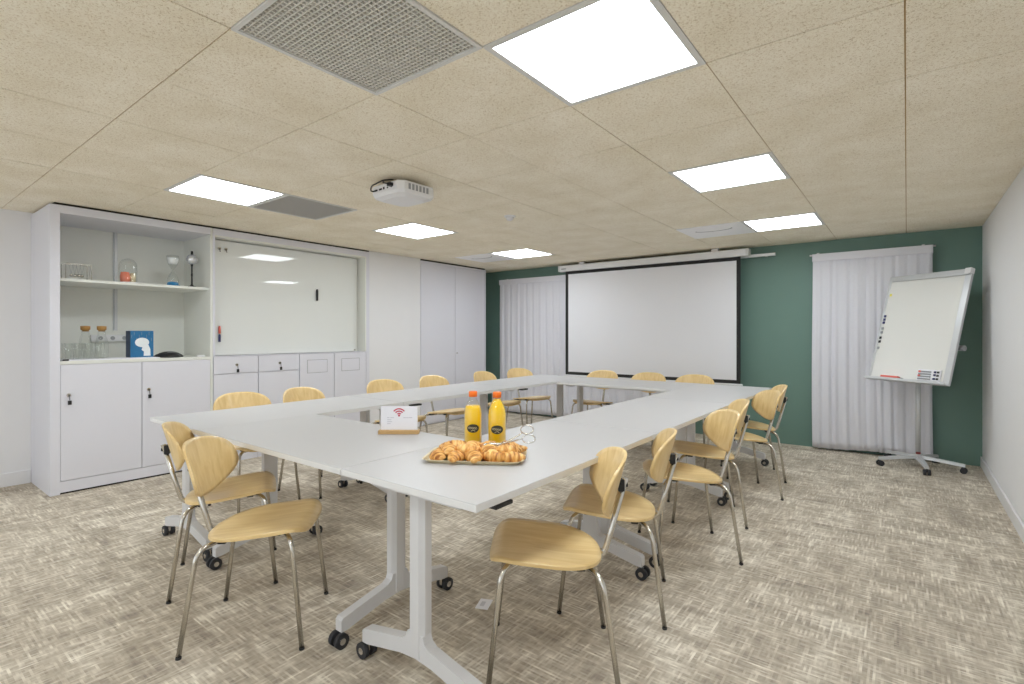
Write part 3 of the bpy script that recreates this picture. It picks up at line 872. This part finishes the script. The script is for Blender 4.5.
def face(dx, dy): return math.atan2(-dx, dy)           # local +Y points to the sitter's front
ch0 = make_chair('beech chair nearest on the left, turned diagonally, seat fully in view')
ch0.location = (-2.23, 1.11, 0); ch0.rotation_euler = (0, 0, face(.7, .71))
CH = [((-2.827, 1.233), (.455, .89), 'beech chair partly behind the nearest left one, by the left table corner'),
      ((-1.09, 1.672), (-.822, -.57), 'beech chair nearest on the right side, its seat beside the croissant table edge'),
      ((-1.111, 2.256), (-.93, -.367), 'beech chair on the right side, second nearest of six'),
      ((-1.03, 3.03), (-.81, -.587), 'beech chair on the right side, third from the near end, turned away from the table'),
      ((-1.118, 3.662), (-.911, -.411), 'beech chair on the right side, fourth from the near end'),
      ((-1.06, 4.39), (-.83, -.553), 'beech chair on the right side, fifth from the near end'),
      ((-1.106, 4.973), (-.93, -.37), 'beech chair on the right side, farthest, nearest the green wall'),
      ((-3.83, 1.865), (1, .0), 'beech chair on the left side in front of the drawer cupboard nearest the shelves'),
      ((-3.82, 2.40), (.98, .2), 'beech chair on the left side in front of the bin cupboards'),
      ((-3.87, 3.24), (1, -.05), 'beech chair on the left side beside the edge of the white pier'),
      ((-3.86, 3.90), (1, 0), 'beech chair on the left side in front of the blank white pier'),
      ((-3.83, 4.72), (1, .05), 'beech chair on the left side in front of the wardrobe doors'),
      ((-3.84, 5.37), (.95, -.25), 'beech chair on the left side, farthest, in front of the left curtain'),
      ((-2.985, 5.53), (0, -1), 'beech chair on the far side of the square, leftmost of three under the screen'),
      ((-2.39, 5.53), (0, -1), 'beech chair on the far side of the square, middle of three under the screen'),
      ((-1.85, 5.53), (.03, -1), 'beech chair on the far side of the square, rightmost of three under the screen')]
for (x, y), (dx, dy), lb in CH: dup(ch0, (x, y, 0), face(dx, dy), lb)

# ---------------------------------------------------------------- on the tables
TT = TH
ang = math.radians(37.5)
t = thing('table_sign', 'small white card sign with a red wireless symbol in a wooden foot', 'sign', (-2.09, 1.762, TT), ang)
part('foot_block', M['oak'], t, lambda b: box(b, -.104, -.022, 0, .104, .022, .020, bev=.002))
card = part('card', M['paper'], t, lambda b: box(b, -.095, -.0015, .018, .095, .0015, .142))
def wifi(b):
    for r in (.014, .026, .038):
        w = .0032
        pts = [(r*math.sin(a), r*math.cos(a)) for a in [(-.9+1.8*k/16) for k in range(17)]]
        inn = [((r-2*w)*math.sin(a), (r-2*w)*math.cos(a)) for a in [(-.9+1.8*k/16) for k in range(17)]]
        for k in range(16):
            prism(b, [pts[k], pts[k+1], inn[k+1], inn[k]], -.0024, -.0012, lambda a, z, h: Vector((a, h, .094+z)))
    prism(b, [(.0055*math.cos(a), .0055*math.sin(a)) for a in [2*PI*k/14 for k in range(14)]], -.0024, -.0012, lambda a, z, h: Vector((a, h, .094+z)))
part('wireless_symbol', M['red_ink'], card, wifi)
def txt(b):
    for x, z, w in ((-.062, .081, .012), (-.046, .081, .020), (-.062, .070, .022), (-.062, .060, .026), (-.062, .050, .018)):
        box(b, x, -.0022, z, x+w, -.0012, z+.004)
    for x, w in ((.022, .014), (.038, .010), (.05, .018)):
        box(b, x, -.0022, .081, x+w, -.0012, .085)
part('print_lines', M['grey_ink'], card, txt)

def bottle(x, y, full, label):
    t = thing('juice_bottle', label, 'bottle', (x, y, TT), math.atan2(x, -y)*-1+0, 'orange juice bottles')
    t.rotation_euler = (0, 0, math.atan2(-y, -x)+PI/2)
    prof = [(0, .002), (.036, .0), (.041, .006), (.041, .15), (.038, .175), (.028, .2), (.019, .216), (.0165, .232)]
    part('bottle_body', M['glass'], t, lambda b: lathe(b, prof, 28))
    jz = .205 if full else .178
    jp = [(0, .004), (.035, .004), (.0395, .008), (.0395, .15), (.0365, .174)]
    if full: jp += [(.0265, .199), (.019, .213), (.016, .222), (0, .222)]
    else: jp += [(.032, .187), (0, .187)]
    part('juice', M['juice'], t, lambda b: lathe(b, jp, 28))
    part('cap', M['cap'], t, lambda b: lathe(b, [(0, .228), (.0195, .228), (.0195, .25), (.017, .253), (0, .253)], 24))
    # oval sticker wrapped on the front (-Y local)
    def lab(b, sc=1, r=.0418, rings=4, n=28):
        R = [[b.verts.new((0, -r, .088))]]
        for k in range(1, rings+1):
            s = k/rings
            R.append([b.verts.new((r*math.sin(.0285*s*math.cos(a)/.041), -r*math.cos(.0285*s*math.cos(a)/.041), .088+.0195*s*math.sin(a))) for a in [2*PI*q/n for q in range(n)]])
        for A, Bq in zip(R, R[1:]):
            for q in range(n):
                q2 = (q+1) % n
                b.faces.new((A[0], Bq[q], Bq[q2]) if len(A) == 1 else (A[q], Bq[q], Bq[q2], A[q2]))
    l = part('label', M['label'], t, lab)
    def ink(b):
        for k in range(5):
            a = (-.018+.008*k)/.041; r = .0421
            pts = [(r*math.sin(a+.003/.041*math.cos(q)), -r*math.cos(a+.003/.041*math.cos(q)), .091-.0008*k+.0042*math.sin(q)) for q in [2*PI*j/10 for j in range(10)]]
            tube(b, pts, .0008, 4, closed=True)
        tube(b, [(.0421*math.sin(a), -.0421*math.cos(a), .080-.08*a*a) for a in (-.25, -.12, 0, .12, .25)], .0009, 4)
    part('label_print', M['label_ink'], l, ink)
bottle(-1.587, 1.773, False, 'left bottle of orange juice, filled to the shoulder, behind the croissant tray')
bottle(-1.479, 1.816, True, 'right bottle of orange juice, filled to the cap, behind the croissant tray')

tc = Vector((-1.424, 1.612, TT)); ta = math.radians(30.7)
t = thing('serving_platter', 'shallow gold-rimmed tray under the pile of croissants', 'tray', tc, ta)
def tray(b):
    o = supout(9, 9, .20, .120, .120, 48)
    R = []
    for s, z in ((.90, 0.0), (.94, .004), (1.0, .014), (1.03, .0145)):
        R.append([b.verts.new((x*s, y*s, z)) for x, y in o])
    for s, z in ((1.03, .0125), (.99, .012), (.93, .005)):
        pass
    n = len(o)
    f0 = b.faces.new(R[0][::-1])
    for A, Bq in zip(R, R[1:]):
        for k in range(n): b.faces.new((A[k], A[(k+1) % n], Bq[(k+1) % n], Bq[k]))
tr = part('pan', M['tray'], t, tray)
md = tr.modifiers.new('sheet', 'SOLIDIFY'); md.thickness = .0015

def make_croissant():
    bm = bmesh.new()
    n = 49; pts = []; rs = []
    for k in range(n):
        u = -1+2*k/(n-1)
        a = u*1.15
        pts.append(Vector((.058*math.sin(a)*1.05, .05*(1-math.cos(a))*-1.0, 0)))
        w = (1-abs(u)**1.7)*.026+.006
        st = abs(u)*4.2; fr_ = st-math.floor(st)
        rs.append(w*(1.0+.13*(1-fr_)-.05)*(0.55 if k in (0, n-1) else 1))
    tube(bm, pts, rs, 16, flat=.86)
    for v in bm.verts: v.co.z = v.co.z*.86+.019
    me = bpy.data.meshes.new('croissant'); bmesh.ops.recalc_face_normals(bm, faces=bm.faces[:]); bm.to_mesh(me); bm.free()
    me.materials.append(M['crust']); return me
cme = make_croissant()
rows = [(-.070, [-.150, -.072, .002, .078, .150], 0), (.0, [-.145, -.068, .01, .088, .150], 0), (.070, [-.14, -.065, .01, .085, .148], 0),
        (-.032, [-.11, -.03, .055, .125], 1), (.036, [-.10, -.03, .05, .125], 1)]
rm = Matrix.Rotation(ta, 4, 'Z')
wr = ['front row', 'middle row', 'back row', 'front of the upper layer', 'back of the upper layer']
pos = {5: ['leftmost', 'second from left', 'middle one', 'second from right', 'rightmost'], 4: ['leftmost', 'second from left', 'second from right', 'rightmost']}
for ri, (yy, xs, lv) in enumerate(rows):
    for k, xx in enumerate(xs):
        o = bpy.data.objects.new('croissant', cme); COL.objects.link(o)
        lo = rm @ Vector((xx+random.uniform(-.006, .006), yy+random.uniform(-.006, .006), 0))
        o.location = tc+lo+Vector((0, 0, .003+.018*lv))
        o.rotation_euler = (random.uniform(-.22, .22), random.uniform(-.15, .15), ta+random.choice([PI/2+.2, PI/2-.3, 1.2, 1.9, PI, .3, -1.3])+random.uniform(-.3, .3))
        s = random.uniform(.92, 1.05); o.scale = (s, s, s)
        tag(o, 'golden brown croissant, '+pos[len(xs)][k]+' in the '+wr[ri]+' on the tray', 'croissant', 'croissants piled on the tray')

# pastry tongs on the pile, ring handles to the right
t = thing('pastry_tongs', 'steel scissor tongs lying on the croissants, ring handles to the right', 'tongs', tc+rm @ Vector((.108, -.005, .046)), math.radians(37.5))
for s in (-1, 1):
    def arm(b):
        o = s*.004
        tube(b, [(-.075, o-.006, .000+s*.010), (-.045, o, .004+s*.010), (-.015, o, .010+s*.004), (.02, o, .022-s*.003), (.065, o, .040-s*.009), (.085, o, .050-s*.013)], [.010, .011, .007, .005, .004, .0035], 10, flat=.7)
        c = Vector((.108+s*.004, o, .056-s*.020))
        tube(b, [c+Vector((.026*math.cos(a), .004*math.sin(a), .017*math.sin(a))) for a in [2*PI*k/22 for k in range(22)]], .0027, 8, closed=True)
    part('arm', M['chrome_bright'] if s > 0 else M['chrome'], t, arm)
part('pivot', M['chrome'], t, lambda b: cyl(b, (.004, -.012, .017), (.004, .012, .017), .006, 12))

o = part('floor_card', M['paper'], None, lambda b: box(b, -.03, -.045, 0, .03, .045, .0012), (-1.56, 1.82, 0)); o.rotation_euler = (0, 0, .4)
tag(o, 'small white card lying on the carpet under the near table', 'card')
o = part('print_mark', M['grey_ink'], o, lambda b: box(b, -.016, -.02, .0012, .004, .02, .0016))

# ---------------------------------------------------------------- flipchart
fx, fy = .085, 6.20
t = thing('flipchart', 'tilted white flipchart board on a wheeled star base in the corner', 'flipchart', (fx, fy, 0), 0)
base = part('base_hub', M['alu'], t, lambda b: lathe(b, [(0, .075), (.034, .075), (.04, .085), (.04, .115), (.03, .13), (0, .13)], 24))
part('hub_label', M['maroon'], base, lambda b: box(b, -.018, -.0415, .128, .018, -.026, .148, bev=.003))
for k in range(5):
    a = math.radians(-80+72*k); d = Vector((math.cos(a), math.sin(a), 0)); w = Vector((-d.y, d.x, 0))
    def leg(b):
        pts = [(.02, .095, .030), (.15, .085, .024), (.335, .066, .017)]
        prof = []
        R = []
        for r_, z, hw in pts:
            c = d*r_
            R.append([b.verts.new(c+w*hw*.7+Vector((0, 0, z+.018))), b.verts.new(c-w*hw*.7+Vector((0, 0, z+.018))), b.verts.new(c-w*hw+Vector((0, 0, z-.008))), b.verts.new(c+w*hw+Vector((0, 0, z-.008)))])
        b.faces.new(R[0]); b.faces.new(R[-1][::-1])
        for A, Bq in zip(R, R[1:]):
            for q in range(4): b.faces.new((A[q], A[(q+1) % 4], Bq[(q+1) % 4], Bq[q]))
    l = part('base_leg', M['alu'], t, leg)
    def cas(b):
        c = d*.325
        for s in (-1, 1): cyl(b, c+w*(s*.006)+Vector((0, 0, .026)), c+w*(s*.026)+Vector((0, 0, .026)), .026, 18)
        cyl(b, c+Vector((0, 0, .026)), c+Vector((0, 0, .062)), .008, 10)
    part('caster', M['rubber'], l, cas)
part('pole', M['alu'], t, lambda b: tube(b, [(0, 0, .12), (0, 0, 1.0)], .021, 20))
part('inner_pole', M['chrome'], t, lambda b: tube(b, [(0.0, 0, .98), (0, 0, 1.36)], .014, 16))
# board frame of reference
bw, bh = .75, 1.05
hd = Vector((-math.sin(math.radians(51.5)), math.cos(math.radians(51.5)), 0))       # along the width, away from the viewer
nrm = Vector((-hd.y, hd.x, 0))                                                       # towards the table
tilt = math.radians(15.5)
upv = Vector((0, 0, 1))*math.cos(tilt)-nrm*math.sin(tilt)
nb = nrm*math.cos(tilt)+Vector((0, 0, 1))*math.sin(tilt)
rt = -hd                                                                             # board's right as seen from the front
bc = Vector((-.005, -.10, 1.321))
MB = Matrix((( rt.x, upv.x, nb.x, bc.x), (rt.y, upv.y, nb.y, bc.y), (rt.z, upv.z, nb.z, bc.z), (0, 0, 0, 1)))
board = part('board_panel', M['flip_panel'], t, lambda b: box(b, -bw/2+.02, -bh/2+.02, -.012, bw/2-.02, bh/2-.02, .004, mx=MB))
def frm(b):
    box(b, -bw/2, -bh/2, -.016, -bw/2+.022, bh/2, .009, mx=MB, bev=.003)
    box(b, bw/2-.052, -bh/2, -.016, bw/2, bh/2, .009, mx=MB, bev=.003)
    box(b, -bw/2+.022, -bh/2, -.016, bw/2-.052, -bh/2+.022, .009, mx=MB)
    box(b, -bw/2+.022, bh/2-.03, -.016, bw/2-.052, bh/2, .009, mx=MB)
part('board_frame', M['alu'], board, frm)
part('clamp_bar', M['alu'], board, lambda b: box(b, -bw/2+.04, bh/2-.06, .009, bw/2-.01, bh/2-.02, .026, mx=MB, bev=.006))
part('marker_tray', M['alu'], board, lambda b: (box(b, -bw/2, -bh/2-.006, -.01, bw/2, -bh/2+.004, .062, mx=MB, bev=.002), box(b, -bw/2, -bh/2+.004, .056, bw/2, -bh/2+.018, .062, mx=MB)))
part('corner_cap', M['white_metal'], board, lambda b: box(b, bw/2-.05, bh/2-.05, -.018, bw/2+.003, bh/2+.003, .03, mx=MB, bev=.006))
part('tilt_bracket', M['alu'], t, lambda b: (prism(b, [(-.02, -.10), (-.02, .12), (-.10, .02), (-.10, -.02)], -.05, -.042, lambda z, y, h: MB @ Vector((h+.03, y-.10, z))),
                                             prism(b, [(-.02, -.10), (-.02, .12), (-.10, .02), (-.10, -.02)], .042, .05, lambda z, y, h: MB @ Vector((h-.03, y-.10, z))),
                                             tube(b, [MB @ Vector((-.06, -.10, -.085)), MB @ Vector((.34, -.17, -.085))], .009, 10)))
part('arm_plate', M['alu'], t, lambda b: prism(b, [(-.016, -.10), (-.016, -.24), (-.09, -.19), (-.09, -.15)], .318, .328, lambda z, y, h: MB @ Vector((h, y, z))))
part('tilt_knob', M['grey'], t, lambda b: cyl(b, MB @ Vector((.335, -.17, -.085)), MB @ Vector((.375, -.17, -.085)), .024, 16))

MW = Matrix.Translation((fx, fy, 0)) @ MB
def on_board(name, mt, u, v, du, dv, th, label, cat, group=None, z0=.0042):
    o = part(name, mt, None, lambda b: box(b, -du/2, -dv/2, 0, du/2, dv/2, th, bev=min(.002, th*.3)))
    o.matrix_world = MW @ Matrix.Translation((u, v, z0))
    return tag(o, label, cat, group)
on_board('eraser', M['red'], -.135, -bh/2+.024, .17, .03, .035, 'coral red eraser lying in the flipchart tray', 'eraser', z0=.014)
o = on_board('eraser_cap', M['black'], 0, 0, .001, .001, .001, 'x', 'x'); bpy.data.objects.remove(o)
on_board('marker', M['black'], -.028, -bh/2+.016, .024, .024, .024, 'short black marker cap beside the red eraser in the flipchart tray', 'marker', z0=.014)
k = on_board('marker_pack', M['paper'], .20, -bh/2+.075, .20, .105, .012, 'clear pack with coloured markers at the lower right of the flipchart', 'marker pack')
def mk(b):
    for q, (c, y) in enumerate(((0, .03), (0, .008), (0, -.014), (0, -.036))):
        box(b, -.09, y-.006, .012, .02, y+.006, .018)
part('marker', M['grey'], k, mk)
part('marker_caps', M['navy'], k, lambda b: [box(b, .045, y-.008, .012, .062, y+.008, .020) for y in (.03, .004, -.03)])
part('marker_caps', M['red'], k, lambda b: [box(b, -.09, y-.008, .012, -.07, y+.008, .019) for y in (.03, -.008)])
part('marker_caps', M['black'], k, lambda b: [box(b, .072, y-.008, .012, .088, y+.008, .020) for y in (.03, .0, -.03)])
on_board('sticker', M['yellow'], -.332, .335, .022, .026, .001, 'small yellow sticker at the upper left of the flipchart', 'sticker')
for k, (v, mt, lb) in enumerate(((.115, 'navy', 'topmost dark blue magnet on the left edge of the flipchart'), (.082, 'navy', 'second dark blue magnet from the top on the left edge of the flipchart'),
                                 (.05, 'navy', 'third dark blue magnet from the top on the left edge of the flipchart'), (-.01, 'grey', 'upper grey magnet on the left edge of the flipchart'),
                                 (-.05, 'grey', 'lower grey magnet on the left edge of the flipchart'), (-.105, 'black', 'upper black magnet low on the left edge of the flipchart'),
                                 (-.145, 'black', 'lower black magnet low on the left edge of the flipchart'), (-.21, 'grey', 'lowest pale magnet on the left edge of the flipchart'))):
    on_board('magnet', M[mt], -.340, v, .022, .024, .008, lb, 'magnet', 'magnets on the flipchart')

# ---------------------------------------------------------------- light, world, camera
w = bpy.data.worlds.new('world'); scn.world = w; w.use_nodes = True
w.node_tree.nodes['Background'].inputs[0].default_value = (.90, .955, 1, 1)
w.node_tree.nodes['Background'].inputs[1].default_value = .7

cam = bpy.data.cameras.new('camera'); co = bpy.data.objects.new('camera', cam); COL.objects.link(co)
cam.sensor_width = 36; cam.lens = 514.6/1024*36
cam.shift_y = -(342-334.3)/1024
cam.clip_start = .05
co.location = (0, 0, 1.255); co.rotation_euler = (PI/2, 0, math.radians(37.5))
scn.camera = co
vs = scn.view_settings
vs.view_transform = 'Standard'; vs.look = 'None'; vs.gamma = 1; vs.use_curve_mapping = False
vs.exposure = 1.03
scn.cycles.diffuse_bounces = 10
scn.cycles.max_bounces = 14
scn.cycles.transparent_max_bounces = 40
